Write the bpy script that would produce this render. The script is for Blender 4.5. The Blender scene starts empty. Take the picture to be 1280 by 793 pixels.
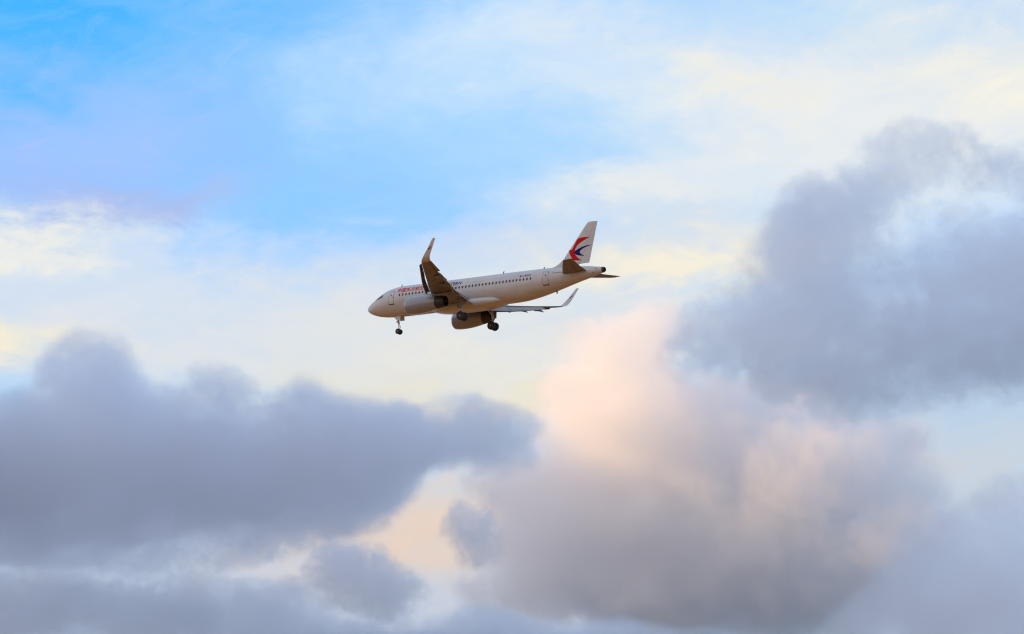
import bpy, bmesh, math, random
from mathutils import Vector, Matrix, Quaternion
from mathutils.geometry import tessellate_polygon
R = math.radians
sc = bpy.context.scene
C = sc.collection

# ------------------------------------------------------------------ camera
CAM_LOC = Vector((0, 0, 1.7)); PITCH = 16.8; F_PX = 4800.0
cd = bpy.data.cameras.new('camera'); cam = bpy.data.objects.new('camera', cd); C.objects.link(cam)
cam.location = CAM_LOC; cam.rotation_euler = (R(90 + PITCH), 0, 0)
cd.sensor_width = 36; cd.lens = 135; cd.clip_start = 0.5; cd.clip_end = 60000
sc.camera = cam
F_PX = 1280 * cd.lens / cd.sensor_width

def ray(px, py):                      # direction of a pixel of the 1280x793 photograph
    v = Vector(((px - 640) / F_PX, (396.5 - py) / F_PX, -1)).normalized()
    return cam.rotation_euler.to_matrix() @ v
def at(px, py, dist):
    return CAM_LOC + ray(px, py) * dist
def lin(c):
    return tuple(((x / 255) / 12.92 if x / 255 <= .04045 else ((x / 255 + .055) / 1.055) ** 2.4) for x in c)

# ------------------------------------------------------------------ render, view
sc.render.engine = 'CYCLES'
sc.view_settings.view_transform = 'Standard'; sc.view_settings.look = 'None'
sc.view_settings.exposure = 0.0; sc.view_settings.gamma = 1.0
cy = sc.cycles
cy.use_denoising = True; cy.denoiser = 'OPENIMAGEDENOISE'
cy.filter_width = 1.2; cy.max_bounces = 10; cy.volume_bounces = 9; cy.diffuse_bounces = 3; cy.glossy_bounces = 3
cy.transparent_max_bounces = 12
cy.volume_max_steps = 512; cy.volume_step_rate = 3.0
cy.use_adaptive_sampling = True; cy.adaptive_threshold = 0.01
cy.caustics_reflective = False; cy.caustics_refractive = False

# ------------------------------------------------------------------ node helpers
class N:
    def __init__(s, tree): s.t = tree
    def node(s, typ, **k):
        n = s.t.nodes.new(typ)
        for a, b in k.items(): setattr(n, a, b)
        return n
    def put(s, sock, v):
        if hasattr(v, 'is_linked') or isinstance(v, bpy.types.NodeSocket): s.t.links.new(v, sock)
        else: sock.default_value = v
    def m(s, op, a, b=None, c=None, clamp=False):
        n = s.node('ShaderNodeMath', operation=op); n.use_clamp = clamp
        s.put(n.inputs[0], a)
        if b is not None: s.put(n.inputs[1], b)
        if c is not None: s.put(n.inputs[2], c)
        return n.outputs[0]
    def v(s, op, a, b=None, scale=None):
        n = s.node('ShaderNodeVectorMath', operation=op)
        s.put(n.inputs[0], a)
        if b is not None: s.put(n.inputs[1], b)
        if scale is not None: s.put(n.inputs['Scale'], scale)
        return n.outputs['Value'] if op in ('DOT_PRODUCT', 'LENGTH') else n.outputs[0]
    def noise(s, vec, scale, detail=4, rough=.55, dist=0, lac=2.0):
        n = s.node('ShaderNodeTexNoise'); n.noise_dimensions = '3D'
        s.put(n.inputs['Vector'], vec); s.put(n.inputs['Scale'], scale); s.put(n.inputs['Detail'], detail)
        s.put(n.inputs['Roughness'], rough); s.put(n.inputs['Distortion'], dist); s.put(n.inputs['Lacunarity'], lac)
        return n.outputs['Fac'], n.outputs['Color']
    def mix(s, fac, a, b, mode='MIX'):
        n = s.node('ShaderNodeMix', data_type='RGBA', blend_type=mode)
        s.put(n.inputs[0], fac); s.put(n.inputs[6], a); s.put(n.inputs[7], b)
        return n.outputs[2]
    def smooth(s, x, lo, hi, a=0., b=1.):
        n = s.node('ShaderNodeMapRange', interpolation_type='SMOOTHSTEP')
        s.put(n.inputs[0], x); s.put(n.inputs[1], lo); s.put(n.inputs[2], hi); s.put(n.inputs[3], a); s.put(n.inputs[4], b)
        return n.outputs[0]

# ------------------------------------------------------------------ sun and sky
SUN_AZ, SUN_EL = -107.0, 17.0           # degrees: azimuth from +Y towards +X, elevation
sun_dir = Vector((math.sin(R(SUN_AZ)) * math.cos(R(SUN_EL)), math.cos(R(SUN_AZ)) * math.cos(R(SUN_EL)), math.sin(R(SUN_EL))))
sl = bpy.data.lights.new('sun', 'SUN'); sl.energy = 5.0; sl.angle = R(0.53); sl.color = (1.0, 0.56, 0.14)
so = bpy.data.objects.new('sun', sl); C.objects.link(so)
so.rotation_euler = sun_dir.to_track_quat('Z', 'Y').to_euler(); so.location = (0, 0, 50)

w = bpy.data.worlds.new('World'); sc.world = w; w.use_nodes = True
wt = w.node_tree; wt.nodes.clear(); n = N(wt)
sky = n.node('ShaderNodeTexSky'); sky.sky_type = 'NISHITA'; sky.sun_disc = False
sky.sun_elevation = R(SUN_EL); sky.sun_rotation = R(SUN_AZ); sky.altitude = 50
sky.air_density = 1.6; sky.dust_density = 0.3; sky.ozone_density = 4.0
SKY_STRENGTH = 0.13
tc = n.node('ShaderNodeTexCoord'); d = n.v('NORMALIZE', tc.outputs['Generated'])
sx = n.node('ShaderNodeSeparateXYZ'); wt.links.new(d, sx.inputs[0])
az = n.m('ARCTAN2', sx.outputs[0], sx.outputs[1]); el = n.m('ARCSINE', sx.outputs[2])
# large soft warp so that the high veil cloud has wind-drawn, uneven edges
wf, wc = n.noise(n.v('MULTIPLY', d, (14., 14., 30.)), 1.0, 5, .6, .3)
warp = n.v('SUBTRACT', wc, (.5, .5, .5)); wsx = n.node('ShaderNodeSeparateXYZ'); wt.links.new(warp, wsx.inputs[0])
wf2, wc2 = n.noise(n.v('MULTIPLY', d, (70., 70., 130.)), 1.0, 6, .62, .6)
wsx2 = n.node('ShaderNodeSeparateXYZ'); wt.links.new(n.v('SUBTRACT', wc2, (.5, .5, .5)), wsx2.inputs[0])
azw = n.m('ADD', az, n.m('ADD', n.m('MULTIPLY', wsx.outputs[0], .10), n.m('MULTIPLY', wsx2.outputs[0], .030)))
elw = n.m('ADD', el, n.m('ADD', n.m('MULTIPLY', wsx.outputs[1], .042), n.m('MULTIPLY', wsx2.outputs[1], .018)))
cmb = n.node('ShaderNodeCombineXYZ'); wt.links.new(azw, cmb.inputs[0]); wt.links.new(elw, cmb.inputs[1]); P = cmb.outputs[0]
tilt_ = n.node('ShaderNodeVectorRotate'); tilt_.rotation_type = 'Y_AXIS'; wt.links.new(d, tilt_.inputs['Vector']); tilt_.inputs['Angle'].default_value = R(14)
streak, _ = n.noise(n.v('MULTIPLY', tilt_.outputs[0], (30., 30., 75.)), 1.0, 7, .66, .9)
EXPO = 1.0 / SKY_STRENGTH
def rad(c): return tuple(x * EXPO for x in lin(c)) + (1,)
blue = n.mix(1.0, sky.outputs[0], (0.40, 1.70, 2.85, 1), 'MULTIPLY')
cur = blue
# general thin veil over the whole sky, paler towards the horizon
hor = n.smooth(el, R(40), R(9), .45, .9)
cur = n.mix(hor, cur, rad((196, 222, 246)))
# the sunset side of the sky, behind and to the left of the camera: warm lit veil round the low sun
glow = n.smooth(n.v('DOT_PRODUCT', d, tuple(sun_dir)), -.05, .95, 0., .28)
cur = n.mix(glow, cur, tuple(x * EXPO * k for x, k in zip((1.0, .60, .30), (1.9, 1.9, 1.9))) + (1,))
# the rest of the veil behind the camera is a paler cream
rear = n.smooth(n.m('MULTIPLY', sx.outputs[1], -1.), -.35, .5, 0., .40)
cur = n.mix(rear, cur, tuple(x * EXPO for x in (.86, .78, .74)) + (1,))
# patches of the veil: position, half-sizes and tilt as angles on the sky; colour; opacity; ragged
VEIL = [
 ('blue', 60, -10, 420, 190, -8, .95), ('blue', 330, 130, 330, 110, -12, .58), ('blue', 390, 285, 260, 60, -5, .40), ('blue', 620, 200, 200, 90, 0, .28),
 ('blue', -150, 120, 260, 160, 0, .6),
 ((176, 200, 250), 60, 165, 290, 70, -10, .72), ((178, 188, 226), 150, 258, 130, 34, -12, .75), ((168,190,245), 0, 240, 200, 50, 0, .6),
 ((206, 232, 253), 620, 70, 230, 80, -10, .75), ((216, 234, 250), 790, 110, 210, 70, 8, .7),
 ((186, 224, 252), 1010, 25, 130, 28, 5, .7), ((172, 219, 252), 690, 175, 190, 60, 5, .5),
 ((247, 243, 230), 1230, 110, 290, 110, 0, .92), ((238, 240, 240), 1010, 150, 230, 70, 10, .8), ((244, 240, 228), 880, 112, 120, 26, 22, .7),
 ((244, 243, 234), 800, 240, 130, 34, -3, .8), ((232, 237, 240), 960, 230, 200, 60, 0, .8),
 ((246, 243, 230), 40, 318, 170, 36, -3, .95), ((214, 226, 243), 250, 375, 520, 46, 0, .8),
 ((206, 222, 246), 560, 320, 260, 34, 0, .55), ((218, 226, 236), 800, 300, 220, 40, 0, .7),
 ((216, 225, 238), 330, 430, 520, 60, 0, .8),
 ((248, 240, 220), 850, 335, 200, 34, -4, .95), ((236, 234, 226), 620, 430, 420, 70, 0, .85),
 ((248, 238, 214), 0, 440, 130, 34, 0, .95), ((242, 232, 206), 600, 485, 220, 36, 0, .85),
 ((206, 216, 228), 400, 640, 900, 110, 0, .9), ((236, 212, 192), 480, 680, 230, 90, 0, .9),
 ((150, 205, 250), -10, 545, 50, 40, 0, .8), ((176, 192, 216), 60, 680, 260, 60, 0, .8),
 ((184, 208, 230), 1200, 510, 160, 50, 0, .9), ((204, 210, 218), 1190, 590, 180, 60, 0, .9), ((190,196,214), 640, 800, 900, 70, 0, .8),
]
for col, px, py, rx, ry, tilt, op in VEIL:
    dv = ray(px, py); a0 = math.atan2(dv.x, dv.y); e0 = math.asin(dv.z); ce = math.cos(e0)
    rxa = rx / F_PX / ce; rya = ry / F_PX
    q = n.v('SUBTRACT', P, (a0, e0, 0)); t = R(-tilt)
    u = n.v('DOT_PRODUCT', q, (math.cos(t) / rxa, math.sin(t) / rya * (rya / rxa), 0))
    v_ = n.v('DOT_PRODUCT', q, (-math.sin(t) / rya, math.cos(t) / rya, 0))
    g = n.m('EXPONENT', n.m('MULTIPLY', n.m('ADD', n.m('MULTIPLY', u, u), n.m('MULTIPLY', v_, v_)), -1.0))
    g = n.m('MULTIPLY', g, n.m('MULTIPLY_ADD', n.m('SUBTRACT', streak, .5), 1.4, 1.0))
    g = n.m('MULTIPLY', g, op, clamp=True)
    cur = n.mix(g, cur, blue if col == 'blue' else rad(col))
# fine streaks of cirrus
fs = n.smooth(streak, .52, .80, 0., .16)
cur = n.mix(fs, cur, rad((240, 242, 246)))
bg = n.node('ShaderNodeBackground'); wt.links.new(cur, bg.inputs[0]); bg.inputs[1].default_value = SKY_STRENGTH
wo = n.node('ShaderNodeOutputWorld'); wt.links.new(bg.outputs[0], wo.inputs[0])
w.cycles.sampling_method = 'MANUAL'; w.cycles.sample_map_resolution = 1024
# ------------------------------------------------------------------ ground
def simple_mat(name, col, rough=.5, metal=0., spec=.5):
    m = bpy.data.materials.new(name); m.use_nodes = True; b = m.node_tree.nodes['Principled BSDF']
    b.inputs['Base Color'].default_value = (*col, 1); b.inputs['Roughness'].default_value = rough; b.inputs['Metallic'].default_value = metal
    b.inputs['Specular IOR Level'].default_value = spec
    return m
def ground():
    bm = bmesh.new(); rings = [0, 200, 600, 1500, 4000, 10000, 30000]; seg = 64; prev = None
    c = bm.verts.new((0, 0, 0))
    for r in rings[1:]:
        cur = [bm.verts.new((r * math.cos(2 * math.pi * k / seg), r * math.sin(2 * math.pi * k / seg), 0)) for k in range(seg)]
        for k in range(seg):
            if prev is None: bm.faces.new((c, cur[k], cur[(k + 1) % seg]))
            else: bm.faces.new((prev[k], cur[k], cur[(k + 1) % seg], prev[(k + 1) % seg]))
        prev = cur
    me = bpy.data.meshes.new('ground'); bm.to_mesh(me); bm.free()
    m = simple_mat('dry_soil', (.40, .23, .11), .95); nt = N(m.node_tree); tcn = nt.node('ShaderNodeTexCoord')
    f, _ = nt.noise(tcn.outputs['Object'], .02, 8, .6); f2, _ = nt.noise(tcn.outputs['Object'], .6, 6, .6)
    col = nt.mix(nt.smooth(f, .35, .65), (.52, .20, .045, 1), (.43, .17, .04, 1))
    col = nt.mix(nt.m('MULTIPLY', f2, .3), col, (.38, .15, .045, 1))
    dist = nt.v('LENGTH', tcn.outputs['Object']); edge, _ = nt.noise(tcn.outputs['Object'], .004, 5, .6)
    sea = nt.smooth(nt.m('ADD', dist, nt.m('MULTIPLY', edge, 500.)), 1500., 1560.)          # unseen water added past the field, cools the bounce on cloud bases
    col = nt.mix(sea, col, (.10, .13, .17, 1))
    m.node_tree.links.new(col, m.node_tree.nodes['Principled BSDF'].inputs['Base Color'])
    me.materials.append(m); o = bpy.data.objects.new('ground', me); C.objects.link(o); o['kind'] = 'structure'
    return o
ground()

# ------------------------------------------------------------------ clouds: real volumes, density grown from overlapping billows
def cloud_material(name, density, color=(.985, .985, 1.0), aniso=.35):
    m = bpy.data.materials.new(name); m.use_nodes = True; t = m.node_tree; t.nodes.clear(); q = N(t)
    pv = q.node('ShaderNodeVolumePrincipled'); pv.inputs['Color'].default_value = (*color, 1)
    pv.inputs['Density'].default_value = density; pv.inputs['Anisotropy'].default_value = aniso
    pv.inputs['Density Attribute'].default_value = 'density'
    o = q.node('ShaderNodeOutputMaterial'); t.links.new(pv.outputs[0], o.inputs['Volume'])
    return m
def cloud(name, label, dist, puffs, voxel, density, seed=0., fine=.75, rag=.9, size=130., soft=.45, color=(.962, .965, .988), aniso=.35, group=None, world=None):
    """puffs: (px, py, rx, ry[, depth radius, depth offset, weight]) in photo pixels at that distance -> ellipsoids in metres"""
    L = []
    if world:
        org = Vector(world[0][0]); L = [(Vector(c) - org, r, 1.) for c, r in world]
    else:
        k = dist / F_PX
        org = at(sum(p[0] for p in puffs) / len(puffs), sum(p[1] for p in puffs) / len(puffs), dist)
        for p in puffs:
            rx, ry = p[2] * k, p[3] * k
            rd = (p[4] if len(p) > 4 else (p[2] + p[3]) * .5) * k; off = (p[5] if len(p) > 5 else 0) * k; wt_ = p[6] if len(p) > 6 else 1.
            c = at(p[0], p[1], dist + off) - org
            L.append((c, (rx, rd, ry), wt_))
    pos = [x for x in L if x[2] > 0]
    mn = [min(c[i] - r[i] * 1.75 for c, r, _ in pos) for i in range(3)]; mx = [max(c[i] + r[i] * 1.75 for c, r, _ in pos) for i in range(3)]
    res = [max(8, int((mx[i] - mn[i]) / voxel)) for i in range(3)]
    ng = bpy.data.node_groups.new(name, 'GeometryNodeTree'); q = N(ng)
    ng.interface.new_socket('Geometry', in_out='INPUT', socket_type='NodeSocketGeometry')
    ng.interface.new_socket('Geometry', in_out='OUTPUT', socket_type='NodeSocketGeometry')
    posn = q.node('GeometryNodeInputPosition').outputs[0]
    sp = q.v('ADD', posn, (seed * 911.3, seed * 377.7, seed * 553.1))
    _, wcol = q.noise(sp, 1 / (size * 1.2), 3, .5)
    wp = q.v('ADD', posn, q.v('SCALE', q.v('SUBTRACT', wcol, (.5, .5, .5)), scale=size * .9))
    G = None
    for c, r, wt_ in L:
        e = q.v('MULTIPLY', q.v('SUBTRACT', wp, tuple(c)), (1 / r[0], 1 / r[1], 1 / r[2]))
        g = q.m('MULTIPLY', q.m('EXPONENT', q.m('MULTIPLY', q.v('DOT_PRODUCT', e, e), -1.2)), wt_)
        G = g if G is None else q.m('ADD', G, g)
    near = q.smooth(G, .04, .30)
    G = q.m('MINIMUM', q.m('MULTIPLY', q.m('SUBTRACT', G, .30), 1.43), 1.0)
    n1, _ = q.noise(sp, 1 / size, 8, .62, .2)
    n2, _ = q.noise(sp, 4.2 / size, 4, .6)
    bil = q.m('SUBTRACT', 1., q.m('ABSOLUTE', q.m('MULTIPLY_ADD', n2, 4., -2.)))        # ridged: cauliflower edges
    nz = q.m('ADD', q.m('MULTIPLY', q.m('SUBTRACT', n1, .5), rag * 1.9), q.m('MULTIPLY', q.m('SUBTRACT', bil, .6), rag * fine))
    F = q.m('ADD', G, q.m('MULTIPLY', nz, near))
    D = q.smooth(F, 0., soft)
    vc = q.node('GeometryNodeVolumeCube')
    q.put(vc.inputs['Density'], D); vc.inputs['Min'].default_value = mn; vc.inputs['Max'].default_value = mx
    for i, a in enumerate('XYZ'): vc.inputs['Resolution ' + a].default_value = res[i]
    mat = cloud_material(name, density, color, aniso)
    sm = q.node('GeometryNodeSetMaterial'); sm.inputs['Material'].default_value = mat
    ng.links.new(vc.outputs[0], sm.inputs[0])
    go = q.node('NodeGroupOutput'); ng.links.new(sm.outputs[0], go.inputs[0])
    vd = bpy.data.volumes.new(name); vd.materials.append(mat)
    o = bpy.data.objects.new(name, vd); C.objects.link(o); o.location = org
    md = o.modifiers.new('billows', 'NODES'); md.node_group = ng
    o['label'] = label; o['category'] = 'cloud'; o['kind'] = 'stuff'
    if group: o['group'] = group
    return o

VOX = 3.8
cloud('cumulus_cloud', 'large dark blue-grey cloud towering at the right behind the tail', 4600,
  [(1120,410,170,88,120), (1010,335,78,74), (1060,268,76,54), (1150,220,74,46,60,0,.8), (1275,215,74,56,60,0,.7), (1225,330,70,50), (895,430,62,40), (960,430,70,52), (1050,470,110,54), (1270,385,120,72,100,0,.9), (1400,330,100,110,100,0,.7),
   (1130,168,48,30,40,0,.75), (1195,180,44,28,40,0,.6), (1240,275,34,22,200,0,-.4), (1010,240,40,26,40,0,.5)],
  VOX, .0125, seed=1., rag=3.3, size=140, soft=.85, fine=.6)
cloud('cumulus_cloud', 'warm pink and peach sunlit cloud with a glowing centre below the tail', 6600,
  [(775,480,78,60,90), (790,520,52,52,50,-110,1.2), (752,425,50,36), (822,415,50,40), (705,500,56,46), (850,545,130,60,110), (905,505,80,36), (985,510,70,30), (850,640,190,90,150), (1000,600,140,70,120), (690,640,90,90), (1080,680,140,80,120), (800,700,160,60,120),
   (950,750,260,55,140), (1090,550,75,26)],
  VOX + .5, .014, seed=2., rag=2.1, size=130, soft=.9, aniso=0., color=(.978, .978, .990), fine=.4)
cloud('cumulus_cloud', 'lavender grey cloud mass in the lower right corner', 5400,
  [(1225,715,110,70), (1285,645,70,46), (1200,775,130,46), (1330,760,140,100)], VOX, .008, seed=3., rag=2.4, size=130, soft=1.0, color=(.978, .962, .976))
cloud('cloud_bank', 'long blue-grey bank of cloud stretching across the left', 4700,
  [(130,505,60,62,160,150,1.15), (338,512,34,30,260,100,-.9), (55,560,90,40), (-20,620,120,48,260,200), (220,570,110,46,240,200), (272,500,40,40,60,0,1.1), (150,632,180,38,260,200), (370,580,90,42,240,200), (440,562,92,40,200,200), (500,528,48,36,80,100,.9), (555,548,66,26,120,150,.75), (630,552,70,34,120,100,.48), (330,612,110,30,220,200), (460,592,60,22,120,100,.8),
   (-160,590,140,90,300,200), (-420,470,250,190,260,-60)],  # tall unseen end puff, added to shade the visible bank
  6., .016, seed=4., rag=2.4, size=120, soft=.68)
cloud('cloud_bank', 'low lavender cloud bank along the bottom left edge', 5000,
  [(200,765,170,34), (60,750,110,32), (300,792,110,30), (-60,780,120,60), (640,822,300,26), (470,812,140,22)],
  VOX, .013, seed=5., rag=2.4, size=100, soft=.68)
cloud('cloud_puff', 'small dark grey cloud puff between the peach gaps at bottom', 4300,
  [(440,722,54,38), (486,745,44,30), (420,700,34,26)], 3., .030, seed=6., rag=2., size=60, soft=.8)
cloud('cloud_puff', 'tiny slate blue cloud puff at the left edge of the sunlit cloud', 4300,
  [(578,660,30,22), (600,682,30,24)], 3., .035, seed=7., rag=2., size=60, soft=.8)

# unseen cloud masses added on the sunward side: their shade keeps the nearer clouds and the aircraft out of the direct sun
def shade_cloud(label, centre, radii, seed, dens=.02):
    c = Vector(centre); r = Vector(radii)
    return cloud('cumulus_cloud', label, 0, [], 24., dens, seed=seed, rag=.8, size=300., world=[(c, r), (c + Vector((r.x * .5, 0, r.z * .2)), r * .65), (c - Vector((r.x * .4, r.y * .4, 0)), r * .6)])
def toward_sun(px, py, dist, t): return at(px, py, dist) + sun_dir * t
shade_cloud('added tall cloud beyond the left edge shading the right hand cloud', toward_sun(1090, 360, 4600, 2500), (420, 420, 420), 11.)
shade_cloud('added cloud beyond the left edge shading the aircraft', toward_sun(600, 350, 516, 4600), (500, 500, 350), 12.)
shade_cloud('added low cloud beyond the left edge shading the bottom banks', toward_sun(400, 715, 4650, 1600), (400, 600, 230), 13.)
shade_cloud('added low cloud beyond the left edge shading the foot of the pink cloud', toward_sun(760, 755, 6600, 1900), (380, 420, 175), 14., .0035)
shade_cloud('added cloud beyond the left edge shading the lower right cloud mass', toward_sun(1250, 700, 5400, 3200), (300, 300, 240), 15.)

# ------------------------------------------------------------------ the aircraft.  Model space: station s from the nose (m), y to port, z up; empty at the foot of the main gear
ZB = -4.5
def MP(s, y, z): return Vector((17.0 - s, y, z - ZB))
jet = bpy.data.objects.new('passenger_jet', None); C.objects.link(jet)
_rot = Matrix(((-0.84596, -0.53318, 0.00864), (0.53044, -0.84305, -0.0889), (0.05469, -0.07062, 0.996)))
_q = _rot.to_quaternion(); jet.rotation_mode = 'QUATERNION'; jet.rotation_quaternion = _q
jet.location = Vector((-5.124, 489.884, 152.974)) + _q.to_matrix() @ Vector((0, 0, ZB))
jet['label'] = 'white passenger jet on approach with landing gear down and red and blue tail emblem'; jet['category'] = 'aeroplane'

def paint(name, col, rough=.35, dirt=.10, scale=1.2, metal=0., coat=.0, streak=True, seams=False):
    m = simple_mat(name, col, rough, metal); t = m.node_tree; q = N(t); tcn = q.node('ShaderNodeTexCoord'); b = t.nodes['Principled BSDF']
    v = tcn.outputs['Object']
    if streak: v = q.v('MULTIPLY', v, (.35, 1., 1.))
    f, _ = q.noise(v, scale, 7, .65); f2, _ = q.noise(v, scale * 9, 4, .6)
    k = q.m('MULTIPLY', q.smooth(f, .38, .72), dirt); k = q.m('ADD', k, q.m('MULTIPLY', q.smooth(f2, .45, .8), dirt * .4))
    c = q.mix(k, (*col, 1), tuple(x * y for x, y in zip(col, (.45, .40, .34))) + (1,))
    if seams:                            # skin joints: thin darker lines round and along the body
        sx_ = q.node('ShaderNodeSeparateXYZ'); t.links.new(tcn.outputs['Object'], sx_.inputs[0])
        a = q.m('LESS_THAN', q.m('FRACT', q.m('DIVIDE', sx_.outputs[0], 2.66)), .008)
        a2 = q.m('LESS_THAN', q.m('FRACT', q.m('MULTIPLY_ADD', sx_.outputs[2], .69, .13)), .014)
        c = q.mix(q.m('MULTIPLY', q.m('MAXIMUM', a, a2), .45), c, (.16, .14, .12, 1))
    t.links.new(c, b.inputs['Base Color'])
    r = q.m('MULTIPLY_ADD', f, .22, rough - .11); t.links.new(r, b.inputs['Roughness'])
    b.inputs['Coat Weight'].default_value = coat; b.inputs['Coat Roughness'].default_value = .12
    return m
M = {
 'white': paint('white_paint', (.57, .555, .535), .36, .20, coat=.2, seams=True),
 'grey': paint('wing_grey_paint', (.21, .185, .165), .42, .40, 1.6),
 'flap': paint('flap_paint', (.36, .33, .29), .5, .3, 1.6),
 'nacelle': paint('nacelle_paint', (.27, .275, .285), .28, .16, 1.5, coat=.6),
 'metal': paint('bare_metal', (.42, .41, .40), .34, .2, 3., metal=.85),
 'dark': paint('burnt_metal', (.05, .047, .045), .5, .3, 4., metal=.5),
 'cove': paint('slat_shade_grey', (.045, .043, .045), .6, .3, 3.),  # slat colour, darkened to carry the shade on its underside
 'tyre': paint('tyre_rubber', (.018, .018, .019), .75, .4, 8.),
 'strut': paint('gear_strut_paint', (.45, .45, .44), .35, .3, 6.),
 'glass': simple_mat('dark_glazing', (.012, .014, .018), .08),
 'win': simple_mat('cabin_window_glazing', (.022, .024, .028), .12),
 'seam': simple_mat('door_outline_paint', (.10, .09, .085), .5),
 'red': simple_mat('red_paint', (.55, .004, .002), .6, 0, .15), 'navy': simple_mat('navy_paint', (.010, .008, .12), .6, 0, .15),
 'radome': paint('radome_paint', (.60, .56, .52), .42, .18, 1.5),
}
def mesh_obj(name, verts, faces, mat, parent, smooth=True):
    me = bpy.data.meshes.new(name); me.from_pydata([tuple(v) for v in verts], [], faces); me.update()
    bm = bmesh.new(); bm.from_mesh(me); bmesh.ops.remove_doubles(bm, verts=bm.verts, dist=1e-5)
    bmesh.ops.recalc_face_normals(bm, faces=bm.faces); bm.to_mesh(me); bm.free()
    for p in me.polygons: p.use_smooth = smooth
    me.materials.append(mat); o = bpy.data.objects.new(name, me); C.objects.link(o); o.parent = parent
    return o
def sharp(o, deg=35):
    me = o.data; bm = bmesh.new(); bm.from_mesh(me)
    for e in bm.edges: e.smooth = not (len(e.link_faces) == 2 and e.calc_face_angle(0) > R(deg))
    bm.to_mesh(me); bm.free(); return o
class MBd:
    def __init__(s): s.v = []; s.f = []
    def add(s, v, f): k = len(s.v); s.v += list(v); s.f += [tuple(i + k for i in q) for q in f]
    def loft(s, rings, close=True, caps=True):
        n = len(rings[0]); v = [p for r in rings for p in r]; f = []
        for i in range(len(rings) - 1):
            for j in range(n if close else n - 1):
                a = i * n + j; b = i * n + (j + 1) % n; f.append((a, b, b + n, a + n))
        if caps and close: f.append(tuple(range(n))); f.append(tuple(range((len(rings) - 1) * n, len(rings) * n)))
        s.add(v, f)
    def tube(s, a, b, r0, r1=None, seg=12):
        a = Vector(a); b = Vector(b); r1 = r0 if r1 is None else r1; d = (b - a).normalized()
        u = d.orthogonal().normalized(); w_ = d.cross(u)
        s.loft([[c + (u * math.cos(t) + w_ * math.sin(t)) * r for t in (2 * math.pi * k / seg for k in range(seg))] for c, r in ((a, r0), (b, r1))])
    def revolve(s, prof, origin, axis, seg=32, close_prof=False):
        axis = Vector(axis).normalized(); u = axis.orthogonal().normalized(); w_ = axis.cross(u); o = Vector(origin)
        rings = [[o + axis * h + (u * math.cos(t) + w_ * math.sin(t)) * max(r, 1e-3) for t in (2 * math.pi * k / seg for k in range(seg))] for h, r in prof]
        if close_prof: rings.append(rings[0])
        s.loft(rings, caps=not close_prof)
    def box(s, c, x, y, z):            # centre and three half-axis vectors
        c = Vector(c); x = Vector(x); y = Vector(y); z = Vector(z)
        v = [c + x * i + y * j + z * k for i in (-1, 1) for j in (-1, 1) for k in (-1, 1)]
        s.add(v, [(0, 1, 3, 2), (4, 6, 7, 5), (0, 4, 5, 1), (2, 3, 7, 6), (0, 2, 6, 4), (1, 5, 7, 3)])
    def build(s, name, mat, parent, smooth=True, sh=35):
        o = mesh_obj(name, s.v, s.f, mat, parent, smooth)
        return sharp(o, sh) if smooth else o

# ---- fuselage
SEC = [(0, -.62, .03, .03), (.04, -.62, .16, .16), (.15, -.615, .32, .31), (.4, -.60, .55, .52), (.8, -.57, .82, .77), (1.3, -.52, 1.08, 1.02), (1.9, -.44, 1.32, 1.27), (2.5, -.33, 1.50, 1.50), (3.1, -.22, 1.65, 1.70), (3.8, -.12, 1.78, 1.86),
       (4.7, -.05, 1.89, 1.98), (5.7, -.01, 1.955, 2.05), (6.6, 0, 1.975, 2.07), (23., 0, 1.975, 2.07), (25., .03, 1.965, 2.035), (27., .15, 1.90, 1.90), (29., .33, 1.72, 1.68), (31., .53, 1.46, 1.41),
       (33., .72, 1.13, 1.10), (35., .86, .76, .80), (36.3, .93, .50, .54), (37.1, .96, .36, .39)]
def sec(s):
    s = max(SEC[0][0], min(SEC[-1][0], s))
    for i in range(len(SEC) - 1):
        if SEC[i][0] <= s <= SEC[i + 1][0]: break
    x0, x1 = SEC[i][0], SEC[i + 1][0]; t = (s - x0) / (x1 - x0); o = []
    for k in (1, 2, 3):
        y0, y1 = SEC[i][k], SEC[i + 1][k]; dd = (y1 - y0) / (x1 - x0)
        def slope(j):
            if j <= 0 or j >= len(SEC) - 1: return dd
            a = (SEC[j][k] - SEC[j - 1][k]) / (SEC[j][0] - SEC[j - 1][0]); b = (SEC[j + 1][k] - SEC[j][k]) / (SEC[j + 1][0] - SEC[j][0])
            return 0 if a * b <= 0 else 2 * a * b / (a + b)
        m0, m1 = slope(i), slope(i + 1); h = x1 - x0
        o.append(y0 * (2 * t**3 - 3 * t * t + 1) + m0 * h * (t**3 - 2 * t * t + t) + y1 * (-2 * t**3 + 3 * t * t) + m1 * h * (t**3 - t * t))
    return o
def side(s, z, sgn=1, off=.008):       # point on the fuselage skin at station s, height z
    zc, w_, h = sec(s); c = max(-.999, min(.999, (z - zc) / h)); a = math.asin(c)
    p = Vector((s, w_ * math.cos(a), z)); nrm = Vector((0, math.cos(a) / w_, math.sin(a) / h)).normalized()
    return MP(s, sgn * (p.y + nrm.y * off), z + nrm.z * off)
ST = [0, .015, .04, .09, .15, .25, .4, .6, .8, 1.05, 1.3, 1.6, 1.9, 2.2, 2.5, 2.8, 3.1, 3.45, 3.8, 4.25, 4.7, 5.2, 5.7, 6.2, 6.6] + [7 + i for i in range(17)] + [23.5 + .5 * i for i in range(28)] + [37.1]
def ring(s, seg=72):
    zc, w_, h = sec(s); return [MP(s, w_ * math.cos(2 * math.pi * k / seg), zc + h * math.sin(2 * math.pi * k / seg)) for k in range(seg)]
mb = MBd(); mb.loft([ring(s) for s in ST]); fus = mb.build('fuselage', M['white'], jet, sh=60)
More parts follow.
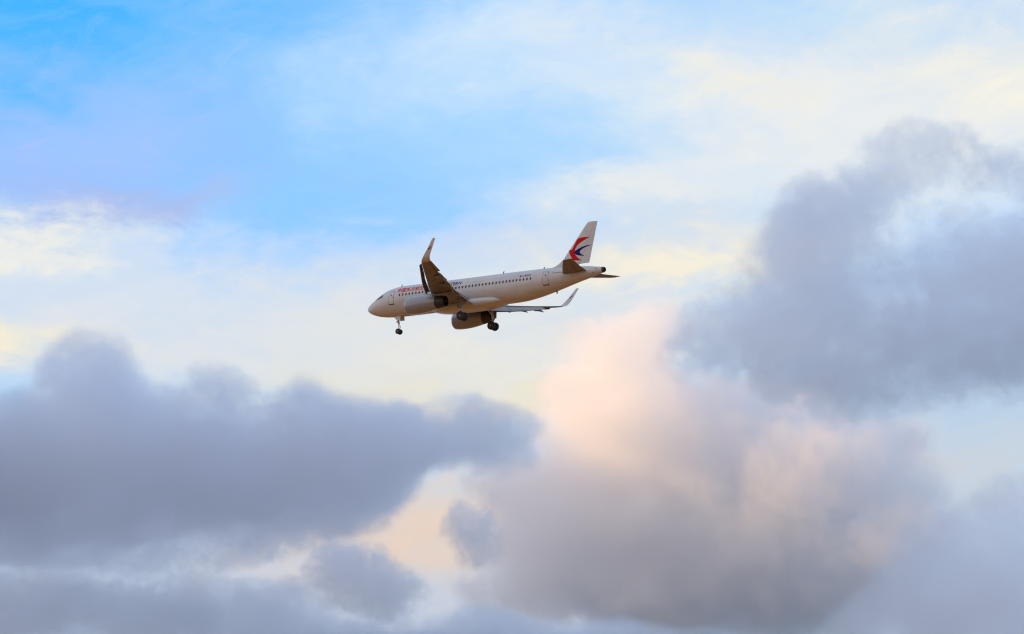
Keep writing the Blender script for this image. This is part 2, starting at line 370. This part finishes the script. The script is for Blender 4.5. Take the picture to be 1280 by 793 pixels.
# exhaust of the auxiliary engine in the tail tip
mb = MBd(); mb.revolve([(0, .40), (.16, .36), (.34, .30), (.30, .24), (-.1, .22)], MP(37.08, 0, .96), (-1, 0, .05), 24); mb.build('tail_exhaust', M['dark'], jet)

def patch(name, pts, mat, parent, sgn=1, off=.010, thick=.006):
    """thin raised skin panel following the fuselage: pts is an outline in (s, z), filled in strips"""
    bm = bmesh.new(); vs = [bm.verts.new((p[0], p[1], 0)) for p in pts]; bm.faces.new(vs)
    return skin(name, bm, mat, parent, sgn, off, thick)
def skin(name, bm, mat, parent, sgn=1, off=.010, thick=.006, step=.12):
    zs = [v.co.y for v in bm.verts]; z = math.ceil(min(zs) / step) * step
    while z < max(zs):
        bmesh.ops.bisect_plane(bm, geom=bm.verts[:] + bm.edges[:] + bm.faces[:], plane_co=(0, z, 0), plane_no=(0, 1, 0)); z += step
    tops = {}; V = []; F = []
    for v in bm.verts:
        tops[v] = len(V); V.append(side(v.co.x, v.co.y, sgn, off)); V.append(side(v.co.x, v.co.y, sgn, off - thick))
    for f in bm.faces: F.append([tops[v] for v in f.verts])
    for e in bm.edges:
        if len(e.link_faces) == 1: a, b = e.verts; F.append([tops[a], tops[b], tops[b] + 1, tops[a] + 1])
    bm.free()
    me = bpy.data.meshes.new(name); me.from_pydata([tuple(v) for v in V], [], F); me.update(); me.materials.append(mat)
    b2 = bmesh.new(); b2.from_mesh(me); bmesh.ops.recalc_face_normals(b2, faces=b2.faces)
    b2.to_mesh(me); b2.free()
    o = bpy.data.objects.new(name, me); C.objects.link(o); o.parent = parent
    return o
def rrect(cx, cz, w_, h, r, lean=0, seg=4):
    o = []
    for qx, qz, a0 in ((1, 1, 0), (-1, 1, 90), (-1, -1, 180), (1, -1, 270)):
        for k in range(seg + 1):
            a = R(a0 + 90 * k / seg); x = cx + qx * (w_ / 2 - r) + r * math.cos(a); z = cz + qz * (h / 2 - r) + r * math.sin(a)
            o.append((x + lean * (z - cz), z))
    return o
# cabin windows: port side in view, starboard side as well
for sgn in (1, -1):
    s = 6.35; i = 0
    while s < 27.3:
        if not (abs(s - 14.33) < .1):
            patch('window', rrect(s, .50, .25, .36, .11), M['win'], fus, sgn)
        s += .532
# cabin doors: panel with a dark outline
def door(s, z0, z1, w_, sgn, name='cabin_door'):
    h = z1 - z0; cz = (z0 + z1) / 2; out = rrect(s, cz, w_, h, .14); inn = rrect(s, cz, w_ - .09, h - .09, .10)
    bm = bmesh.new(); n_ = len(out); a = [bm.verts.new((*p, 0)) for p in out]; b = [bm.verts.new((*p, 0)) for p in inn]
    for k in range(n_): bm.faces.new((a[k], a[(k + 1) % n_], b[(k + 1) % n_], b[k]))
    fr = skin('door_frame', bm, M['seam'], None, sgn, .012, .010, .3)
    d_ = patch(name, inn, M['white'], None, sgn, .016, .012); d_.parent = jet; fr.parent = d_
    p = patch('door_sill', rrect(s, z0 - .02, w_ + .05, .09, .03), M['dark'], d_, sgn, .03, .03)
    q_ = patch('door_window', rrect(s, z0 + h * .66, .16, .22, .07), M['win'], d_, sgn, .020, .004)
    q_ = patch('handle', rrect(s + w_ * .22, z0 + h * .5, .18, .07, .03), M['seam'], d_, sgn, .022, .005)
for sgn in (1, -1):
    door(5.0, -.64, 1.22, .86, sgn); door(29.28, -.50, 1.38, .82, sgn)
    for s in (14.2, 15.25):
        out = rrect(s, .38, .55, 1.05, .1); inn = rrect(s, .38, .51, 1.01, .09); bm = bmesh.new(); a = [bm.verts.new((*p, 0)) for p in out]; b = [bm.verts.new((*p, 0)) for p in inn]
        for k in range(len(out)): bm.faces.new((a[k], a[(k + 1) % len(out)], b[(k + 1) % len(out)], b[k]))
        skin('emergency_exit', bm, M['seam'], fus, sgn, .012, .008, .3)
# cockpit glazing, three panes a side, divided by pale frames
for sgn in (1, -1):
    panes = [[(1.83, .29), (2.42, .34), (2.55, .84), (2.38, .86), (1.92, .42)], [(2.48, .35), (2.98, .40), (3.00, .93), (2.61, .86)], [(3.05, .42), (3.38, .50), (3.34, .88), (3.08, .94)]]
    for p in panes: patch('cockpit_window', p, M['glass'], fus, sgn, .014, .012)
# small skin fittings: outflow valve, ports, static plates
for s, z, w_, h in ((7.55, -.62, .14, .18), (8.5, -1.52, .18, .1), (10.2, -1.75, .12, .08), (36.3, 1.12, .28, .08), (35.9, .62, .16, .12), (6.9, -1.35, .25, .06), (7.2, -1.65, .22, .10)):
    patch('skin_port', rrect(s, z, w_, h, min(w_, h) * .4), M['seam'], fus, 1, .012, .010)
patch('tailplane_slot', rrect(31.0, .98, 1.55, .055, .02), M['seam'], fus, 1, .012, .010)
# blade antennas and drain masts
def blade(s, z0, z1, c0, c1, sweep, y=0):
    mb = MBd(); rings = []
    for t in (0, .5, 1):
        c = c0 + (c1 - c0) * t; ss = s + sweep * t; z = z0 + (z1 - z0) * t; th = .02
        rings.append([MP(ss, y, z), MP(ss + c * .4, y + th, z), MP(ss + c, y, z), MP(ss + c * .4, y - th, z)])
    mb.loft(rings); mb.build('antenna', M['seam'], fus)
blade(5.25, 2.0, 2.40, .24, .10, .22); blade(21.5, 2.05, 2.45, .26, .10, .25); blade(29.9, -1.12, -1.52, .3, .16, .15); blade(11.6, -2.0, -2.3, .3, .18, .1); blade(27.9, 2.0, 2.3, .25, .14, .12)
# wing to body fairing
mb = MBd(); rings = []
for s, b in ((10.2, 0.), (10.8, .35), (11.8, .72), (13.2, .95), (15., 1.), (17., 1.), (18.8, .97), (20.2, .82), (21.2, .55), (21.9, .25), (22.4, 0.)):
    zc, w_, h = sec(s); rr = []
    for k in range(40):
        a = 2 * math.pi * k / 40; ca, sa = math.cos(a), math.sin(a)
        y = (w_ * .80 + .36 * b) * math.copysign(abs(ca) ** .72, ca); z = -1.52 + (.20 + .62 * b) * math.copysign(abs(sa) ** .9, sa) - .18 * b
        if sa < 0: z = -1.70 - (.10 + .68 * b) * abs(sa) ** .9
        rr.append(MP(s, y * (.55 + .45 * min(1, b * 1.6)), z))
    rings.append(rr)
mb.loft(rings); mb.build('belly_fairing', M['white'], jet, sh=60)

# ---- lettering
def lettering(name, text, s0, s1, z0, z1, mat, sgn, slant=0., bold=.0):
    cu = bpy.data.curves.new(name, 'FONT'); cu.body = text; cu.size = 1; cu.resolution_u = 3; cu.offset = bold
    to = bpy.data.objects.new(name, cu); C.objects.link(to); dg = bpy.context.evaluated_depsgraph_get()
    me = bpy.data.meshes.new_from_object(to.evaluated_get(dg)); bpy.data.objects.remove(to); bm = bmesh.new(); bm.from_mesh(me)
    bmesh.ops.remove_doubles(bm, verts=bm.verts, dist=1e-5)
    xs = [v.co.x for v in bm.verts]; ys = [v.co.y for v in bm.verts]; x0, x1, y0, y1 = min(xs), max(xs), min(ys), max(ys)
    for v in bm.verts:
        t = (v.co.x - x0) / (x1 - x0); u = (v.co.y - y0) / (y1 - y0)
        s = s0 + t * (s1 - s0) if sgn > 0 else s1 - t * (s1 - s0)
        v.co = (s + (slant * (u * (z1 - z0)) * (1 if sgn > 0 else -1)), z0 + u * (z1 - z0), 0)
    return skin(name, bm, mat, fus, sgn, .014, .010, .1)
for sgn in (1, -1):
    lettering('lettering', '中国东方航空', 5.85, 10.15, .84, 1.50, M['red'], sgn, .0, .012)
    lettering('lettering', 'CHINA EASTERN', 10.65, 16.1, .92, 1.40, M['navy'], sgn, .15, .012)
    lettering('registration', 'B-1820', 25.35, 27.0, .88, 1.16, M['navy'], sgn, 0, .01)

# ---- lifting surfaces
def foil(tc, n_=16, x0=0., x1=1., camber=.015):
    up, lo = [], []
    for k in range(n_ + 1):
        x = x0 + (x1 - x0) * (1 - math.cos(math.pi * k / n_)) / 2
        t = 5 * tc * (.2969 * math.sqrt(x) - .126 * x - .3516 * x * x + .2843 * x**3 - .1036 * x**4); c = camber * 4 * x * (1 - x)
        up.append((x, c + t)); lo.append((x, c - t))
    return up + lo[::-1][(0 if x1 < 1 else 1):(None if x0 > 0 else -1)]
def surf(secs, pts, sgn):
    """secs: (s_le, y, z, chord, phi, twist); pts per section in unit chord"""
    rings = []
    for (s, y, z, c, phi, tw), pp in zip(secs, pts):
        r = []
        for x, t in pp:
            xx = x * math.cos(tw) + t * math.sin(tw); tt = t * math.cos(tw) - x * math.sin(tw)
            r.append(MP(s + xx * c, sgn * (y - math.sin(phi) * tt * c), z + math.cos(phi) * tt * c))
        rings.append(r)
    return rings
def wz(y): return -1.20 + .089 * (y - 1.9) + .64 * (max(0, y - 1.9) / 14.5) ** 2
def wle(y): return 12.0 + (y - 1.9) * .517
def wte(y): return 18.35 + (y - 1.9) * .05 if y < 6.4 else 18.575 + (y - 6.4) * .243
def tcw(y): return .145 - .035 * min(1, (y - 1.9) / 10)
def wsec(y): return (wle(y), y, wz(y), wte(y) - wle(y), .089 + .088 * max(0, y - 1.9) / 14.5, R(1.5 - 3 * (y - 1.9) / 14.5))
def wpoint(y, x, t):                    # chord fraction x, t above chord line in chord fractions
    s, y, z, c, phi, tw = wsec(y); xx = x * math.cos(tw) + t * math.sin(tw); tt = t * math.cos(tw) - x * math.sin(tw)
    return s + xx * c, y - math.sin(phi) * tt * c, z + math.cos(phi) * tt * c
def make_wing(sgn):
    ys = [1.0, 1.9, 3.2, 4.8, 6.4, 8.2, 10., 11.6, 12.9]
    mb = MBd()
    mb.loft(surf([wsec(y) for y in ys], [foil(tcw(y), 16, .0, .80 if y > 6 else .84) for y in ys], sgn))
    ys = [12.92, 14, 15.2, 16.0, 16.4]; mb.loft(surf([wsec(y) for y in ys], [foil(tcw(y)) for y in ys], sgn))
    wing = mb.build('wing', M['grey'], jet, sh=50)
    # blended wing tip
    tip = [(*wsec(16.4)[:5], 0), (19.72, 16.75, .79, 1.38, .28, 0), (19.98, 17.03, .93, 1.24, .65, 0), (20.27, 17.25, 1.18, 1.09, .98, 0), (20.60, 17.40, 1.52, .95, 1.20, 0), (21.12, 17.56, 2.1, .78, 1.30, 0), (21.65, 17.72, 2.75, .60, 1.33, 0), (22.0, 17.82, 3.2, .50, 1.34, 0), (22.2, 17.86, 3.38, .34, 1.35, 0)]
    mb = MBd(); mb.loft(surf(tip, [foil(.10 - .03 * min(1, i / 4), 16) for i in range(len(tip))], sgn)); wt_ = mb.build('wing_tip_fence', M['white'], wing, sh=50)
    # emblem on both faces of the blended tip
    for fs in (1, -1):
        for poly, mt in ((RED, 'red'), (BLUE, 'navy')):
            cx, cz = 33.6, 4.2; V = []; Fc = []
            for (a, b) in poly:
                u = (a - cx) * .12 - .05; h = (b - cz) * .13; zz = 2.2 + h; yy = 17.585 + (zz - 2.2) * .25; V.append(MP(21.62 + u + h * .9, sgn * (yy + fs * .055), zz))
            k = len(V); V += [v + Vector((0, -sgn * fs * .02, 0)) for v in V[:k]]
            Fc = [tuple(range(k)), tuple(range(k, 2 * k))] + [(i, (i + 1) % k, (i + 1) % k + k, i + k) for i in range(k)]
            mesh_obj('emblem', V, Fc, M[mt], wing, False)
    # slats: curved nose pieces run out ahead of and below the leading edge
    def slat(y0, y1, nn):
        rings = []
        for i in range(nn + 1):
            y = y0 + (y1 - y0) * i / nn; c = wsec(y)[3]; k = max(.11, min(.19, .46 / c)) ; t = tcw(y)
            outer = foil(t, 10, 0, k)[:]          # upper TE .. nose .. lower
            pts = foil(t * 1.0, 10, 0., k); m = len(pts) // 2
            cove = [(k * (.55), 5 * t * .2969 * math.sqrt(k) * .45), (k * .30, .0), (k * .55, -5 * t * .2969 * math.sqrt(k) * .40)]
            up = pts[:11]; lo = pts[11:]
            ring_ = up + cove + lo
            a = R(24); rr = []
            for x, z in ring_:
                xx = x * math.cos(a) + z * math.sin(a) * 1; zz = z * math.cos(a) - x * math.sin(a) * -1
                zz = z * math.cos(a) + x * math.sin(a) * 1
                rr.append(wpoint(y, xx - min(.225, .68 / c), zz - min(.11, .34 / c)))
            rings.append([MP(p[0], sgn * p[1], p[2]) for p in rr])
        mb = MBd(); mb.loft(rings); return mb.build('slat', M['cove'], wing, sh=50)
    slat(2.5, 4.9, 4)
    for a, b in ((6.7, 9.0), (9.06, 11.4), (11.46, 13.7), (13.76, 16.0)): slat(a, b, 4)
    # flaps, lowered and run aft
    def flap(y0, y1, nn, fr, defl):
        rings = []
        for i in range(nn + 1):
            y = y0 + (y1 - y0) * i / nn; c = wsec(y)[3]; fc = 1.20 if y < 6.5 else 1.12 - .045 * (y - 6.5); kk = fc / c; a = R(defl); rr = []
            for x, z in foil(.15, 12, 0, 1, .02):
                x *= kk; z *= kk; xx = x * math.cos(a) + z * math.sin(a); zz = z * math.cos(a) - x * math.sin(a)
                rr.append(wpoint(y, (.86 if y < 6.5 else .815) + xx, zz - .028))
            rings.append([MP(p[0], sgn * p[1], p[2]) for p in rr])
        mb = MBd(); mb.loft(rings); return mb.build('flap', M['flap'], wing, sh=50)
    flap(2.05, 6.3, 6, .2, 33); flap(6.4, 12.8, 8, .2, 30)
    # flap track fairings, hinged down with the flap
    for y, L_ in ((6.2, 3.3), (9.2, 2.9), (12.0, 2.4)):
        s0, yy, z0 = wpoint(y, .52, -.05); s1, _, z1 = wpoint(y, .84, -.06); z1 -= .02; mb = MBd(); rings = []
        path = [(s0, z0 + .02, .02), (s0 + .3, z0 - .10, .16), (s0 + (s1 - s0) * .6, z0 - .20, .23), (s1, z1 - .16, .24), (s1 + .5, z1 - .36, .17), (s1 + .9, z1 - .58, .08), (s1 + 1.15, z1 - .70, .015)]
        for s, z, r in path: rings.append([MP(s, sgn * (y + r * .75 * math.cos(2 * math.pi * k / 12)), z + r * 1.15 * math.sin(2 * math.pi * k / 12)) for k in range(12)])
        mb.loft(rings); mb.build('flap_fairing', M['grey'], wing, sh=60)
    # aileron gap line and access panels are fine raised strips under the wing
    mb = MBd()
    for y0, y1, x in ((13.0, 16.1, .74),):
        a = Vector(MP(*[v * (1, sgn, 1)[i] for i, v in enumerate(wpoint(y0, x, -.052))])); b = Vector(MP(*[v * (1, sgn, 1)[i] for i, v in enumerate(wpoint(y1, x, -.052))])); mb.tube(a, b, .035, .03, 6)
    mb.build('aileron_gap', M['seam'], wing)
    return wing
def make_engine(sgn):
    ez = -2.20; ey = 5.75; ax = (-1, 0, .018)
    o = MP(10.36, sgn * ey, ez)
    mb = MBd(); mb.revolve([(.5, .80), (.25, .83), (.10, .88), (.02, .95), (.0, .99), (.05, 1.05), (.16, 1.10), (.45, 1.16), (1.0, 1.205), (1.8, 1.215), (2.7, 1.17), (3.5, 1.08), (4.2, .97), (4.65, .895), (4.66, .87), (3.9, .86), (1.2, .82)], o, ax, 48, True)
    eng = mb.build('engine', M['nacelle'], jet, sh=40)
    mb = MBd(); mb.revolve([(.32, .832), (.10, .894), (.02, .962), (-.012, .99), (.045, 1.058), (.17, 1.112), (.20, 1.105), (.12, .99)], o, ax, 48, True); mb.build('inlet_lip', M['metal'], eng)
    mb = MBd(); mb.revolve([(4.60, .885), (5.2, .82), (5.75, .74), (5.98, .69), (5.97, .66), (5.2, .70), (4.60, .72)], o, ax, 40, True)
    mb.revolve([(4.4, .70), (4.5, .70), (4.5, .1), (4.4, .1)], o, ax, 30, True)
    mb.revolve([(4.4, .34), (5.3, .30), (6.05, .12), (6.3, .01)], o, ax, 20)
    mb.build('exhaust_nozzle', M['dark'], eng)
    mb = MBd()
    mb.revolve([(1.05, .01), (.75, .10), (.95, .26), (1.15, .28), (1.2, .01)], o, ax, 20)
    for k in range(22):
        a = 2 * math.pi * k / 22; u = Vector((0, math.cos(a), math.sin(a))); tv = Vector((0, -math.sin(a), math.cos(a)))
        c0 = o + Vector((-1.15, 0, 0)) + u * .25; c1 = o + Vector((-1.15, 0, 0)) + u * .82
        mb.add([c0 - tv * .02 + Vector((.1, 0, 0)), c0 + tv * .03 + Vector((-.1, 0, 0)), c1 + tv * .10 + Vector((-.06, 0, 0)), c1 - tv * .05 + Vector((.12, 0, 0)), c0 - tv * .01 + Vector((.1, 0, 0)), c0 + tv * .04 + Vector((-.1, 0, 0)), c1 + tv * .11 + Vector((-.06, 0, 0)), c1 - tv * .04 + Vector((.12, 0, 0))], [(0, 1, 2, 3), (4, 7, 6, 5), (0, 4, 5, 1), (1, 5, 6, 2), (2, 6, 7, 3), (3, 7, 4, 0)])
    mb.build('fan', M['dark'], eng, False)
    # pylon: a swept blade from nacelle crown to wing underside
    mb = MBd(); rings = []
    for z, sa, sb, th in ((ez + .80, 12.3, 16.6, .16), (ez + 1.05, 12.0, 17.2, .20), (ez + 1.30, 12.6, 17.9, .20), (wz(5.75) - .10, 13.2, 18.0, .18)):
        rings.append([MP(sa + (sb - sa) * x, sgn * ey + th * y, z) for x, y in ((0, 0), (.05, .6), (.2, 1), (.6, 1), (.9, .4), (1, 0), (.9, -.4), (.6, -1), (.2, -1), (.05, -.6))])
    mb.loft(rings); mb.build('pylon', M['nacelle'], eng, sh=40)
    # strake and cowl joint
    mb = MBd(); a = o + Vector((-1.0, -sgn * .72, .92)); mb.add([a, a + Vector((-1.2, 0, -.04)), a + Vector((-1.15, -sgn * .22, .26)), a + Vector((-.4, -sgn * .14, .16)), a + Vector((0, .02, 0)), a + Vector((-1.2, .02, -.04)), a + Vector((-1.15, -sgn * .22 + .02, .26)), a + Vector((-.4, -sgn * .14 + .02, .16))], [(0, 1, 2, 3), (4, 7, 6, 5), (0, 4, 5, 1), (1, 5, 6, 2), (2, 6, 7, 3), (3, 7, 4, 0)]); mb.build('strake', M['nacelle'], eng, False)
    return eng
RED = [(35.09, 5.57), (34.32, 5.63), (33.46, 5.57), (33.15, 5.36), (32.77, 4.72), (32.46, 4.19), (32.18, 4.13), (31.84, 4.15), (32.03, 3.85), (32.19, 3.43), (32.47, 3.01), (32.66, 2.69), (33.95, 2.55), (33.33, 2.97), (33.02, 3.34), (32.84, 3.7), (32.91, 4.03), (33.14, 4.45), (33.58, 4.86), (34.24, 5.19)]
BLUE = [(35.45, 4.49), (34.79, 4.49), (34.09, 4.37), (33.39, 4.13), (32.93, 3.89), (32.82, 3.7), (33.01, 3.44), (33.48, 3.24), (34.33, 3.12), (33.82, 3.44), (33.66, 3.66), (33.78, 3.90), (34.17, 4.14), (34.75, 4.34)]
for sgn in (1, -1): make_wing(sgn); make_engine(sgn)

# ---- tail fin with rudder and emblem
FN = [(1.3, 28.7, 34.80, .035), (1.95, 28.9, 34.98, .05), (2.15, 29.7, 35.02, .07), (2.45, 30.35, 35.09, .09), (3.1, 31.15, 35.24, .10), (4.5, 32.25, 35.55, .10), (6., 33.45, 35.89, .10), (7.35, 34.52, 36.20, .10), (7.60, 34.78, 36.25, .085), (7.66, 35.0, 36.24, .05)]
def fring(z, a, b, tc, x0=0., x1=1.): return [MP(a + (b - a) * x, t * (b - a), z) for x, t in foil(tc, 16, x0, x1, 0)]
mb = MBd(); mb.loft([fring(z, a, b, tc, 0, .70) for z, a, b, tc in FN]); fin = mb.build('tail_fin', M['white'], jet, sh=50)
mb = MBd(); mb.loft([fring(z, a, b, tc, .708, 1.) for z, a, b, tc in FN[2:-1]]); mb.build('rudder', M['white'], jet, sh=50)
def fin_y(s, z):
    for i in range(len(FN) - 1):
        if FN[i][0] <= z <= FN[i + 1][0]: break
    t = (z - FN[i][0]) / (FN[i + 1][0] - FN[i][0]); a, b, tc = [FN[i][k] + t * (FN[i + 1][k] - FN[i][k]) for k in (1, 2, 3)]
    x = min(1, max(0, (s - a) / (b - a))); return 5 * tc * (.2969 * math.sqrt(x) - .126 * x - .3516 * x * x + .2843 * x**3 - .1036 * x**4) * (b - a)
def smooth_poly(P_, sharp_i, nn=4):      # round the traced outline except at its pointed ends
    out = []; L_ = len(P_)
    for i in range(L_):
        p0, p1, p2, p3 = P_[i - 1], P_[i], P_[(i + 1) % L_], P_[(i + 2) % L_]
        if i in sharp_i: p0 = p1
        if (i + 1) % L_ in sharp_i: p3 = p2
        for k in range(nn):
            t = k / nn; out.append(tuple(.5 * (2 * b + (c - a) * t + (2 * a - 5 * b + 4 * c - d_) * t * t + (3 * b - a - 3 * c + d_) * t**3) for a, b, c, d_ in zip(p0, p1, p2, p3)))
    return out
for sgn in (1, -1):
    for poly, shp, mt in ((RED, {0, 7, 12}, 'red'), (BLUE, {0, 8}, 'navy')):
        sp_ = smooth_poly(poly, shp); bm = bmesh.new(); vv = [bm.verts.new((*p, 0)) for p in sp_]
        for tri in tessellate_polygon([[Vector((*p, 0)) for p in sp_]]): bm.faces.new([vv[i] for i in tri])
        for ax_, lo, hi in ((0, 31.8, 35.6), (1, 2.4, 5.7)):
            v = lo
            while v < hi:
                bmesh.ops.bisect_plane(bm, geom=bm.verts[:] + bm.edges[:] + bm.faces[:], plane_co=(v, v, 0), plane_no=((1, 0, 0), (0, 1, 0))[ax_]); v += .12
        V = []; Fc = []; ix = {}
        for v in bm.verts:
            ix[v] = len(V); y = fin_y(v.co.x, v.co.y); V.append(MP(v.co.x, sgn * (y + .012), v.co.y)); V.append(MP(v.co.x, sgn * (y + .002), v.co.y))
        for f in bm.faces: Fc.append([ix[v] for v in f.verts])
        for e in bm.edges:
            if len(e.link_faces) == 1: a, b = e.verts; Fc.append([ix[a], ix[b], ix[b] + 1, ix[a] + 1])
        bm.free(); mesh_obj('emblem', V, Fc, M[mt], fin, False)
# ---- tailplanes
for sgn in (1, -1):
    sc_ = [(31.1, .35, .72, 3.95, .09, R(-3)), (31.5, 1.0, .80, 3.55, .09, R(-3)), (32.9, 3.3, 1.00, 2.55, .09, R(-3)), (34.6, 5.95, 1.28, 1.45, .09, R(-3)), (34.95, 6.18, 1.31, 1.16, .09, R(-3)), (35.2, 6.24, 1.32, .9, .09, R(-3))]
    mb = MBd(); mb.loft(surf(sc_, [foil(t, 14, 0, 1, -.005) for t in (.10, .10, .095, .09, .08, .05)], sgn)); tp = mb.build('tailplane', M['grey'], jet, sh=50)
    mb = MBd(); mb.tube(MP(33.85, sgn * 1.1, .66), MP(35.55, sgn * 5.9, 1.21), .03, .02, 6); mb.build('elevator_gap', M['seam'], tp)

# ---- undercarriage
def wheel(c, r, w_, parent):
    mb = MBd(); h = w_ / 2
    mb.revolve([(-h * .86, r * .52), (-h, r * .70), (-h * .92, r * .88), (-h * .60, r * .975), (0, r), (h * .60, r * .975), (h * .92, r * .88), (h, r * .70), (h * .86, r * .52)], c, (0, 1, 0), 32)
    wh = mb.build('wheel', M['tyre'], parent, sh=60)
    mb = MBd()
    for sg in (1, -1): mb.revolve([(sg * h * .80, r * .53), (sg * h * .90, r * .50), (sg * h * .62, r * .40), (sg * h * .62, r * .18), (sg * h * 1.02, r * .14), (sg * h * 1.05, .01)], c, (0, 1, 0), 24)
    mb.build('rim', M['strut'], wh, sh=30)
# nose gear
ng = (5.07, -4.08)
mb = MBd(); mb.tube(MP(4.98, 0, -1.6), MP(5.03, 0, -3.05), .11, .11); mb.tube(MP(5.03, 0, -3.0), MP(5.07, 0, -4.05), .065, .065); mb.tube(MP(5.07, -.30, -4.08), MP(5.07, .30, -4.08), .06)
mb.tube(MP(5.02, 0, -2.75), MP(4.1, 0, -1.8), .05); mb.tube(MP(5.02, .12, -2.9), MP(5.02, -.12, -2.9), .12); mb.tube(MP(5.03, 0, -3.05), MP(5.33, 0, -3.45), .035); mb.tube(MP(5.33, 0, -3.45), MP(5.09, 0, -3.9), .035)
mb.tube(MP(4.95, .16, -2.75), MP(4.80, .16, -2.76), .09, .10); mb.tube(MP(4.95, -.16, -2.75), MP(4.80, -.16, -2.76), .09, .10)
nose_gear = mb.build('nose_gear', M['strut'], jet)
for y in (.27, -.27): wheel(MP(5.07, y, -4.08), .38, .24, nose_gear)
for y in (.42, -.42):
    mb = MBd(); mb.box(MP(5.25, y * 1.12, -2.22), (.36, 0, 0), (0, .02, 0), (0, y * .15, -.30)); mb.build('gear_door', M['white'], nose_gear, False)
def main_gear(sgn):
    y = 3.8; x = 17.71; zt = -1.35
    mb = MBd(); mb.tube(MP(17.45, sgn * 3.85, zt), MP(17.62, sgn * y, -2.95), .155, .15, 16); mb.tube(MP(17.62, sgn * y, -2.9), MP(x, sgn * y, -3.9), .10, .10, 14)
    mb.tube(MP(x, sgn * (y - .62), -3.93), MP(x, sgn * (y + .62), -3.93), .10); mb.tube(MP(17.58, sgn * y, -2.55), MP(17.5, sgn * 2.4, -1.55), .07)
    mb.tube(MP(17.60, sgn * (y), -2.95), MP(17.18, sgn * y, -3.4), .05); mb.tube(MP(17.18, sgn * y, -3.4), MP(17.66, sgn * y, -3.85), .05); mb.tube(MP(17.5, sgn * 3.0, -1.9), MP(17.3, sgn * 3.8, -1.5), .04)
    mb.tube(MP(17.8, sgn * y, -2.5), MP(17.85, sgn * y, -3.6), .025)
    g = mb.build('main_gear', M['strut'], jet)
    for dy in (.46, -.46): wheel(MP(x, sgn * (y + dy), -3.93), .585, .42, g)
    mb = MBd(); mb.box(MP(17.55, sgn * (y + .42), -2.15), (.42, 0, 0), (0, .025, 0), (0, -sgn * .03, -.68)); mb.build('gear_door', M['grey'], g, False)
for sgn in (1, -1): main_gear(sgn)
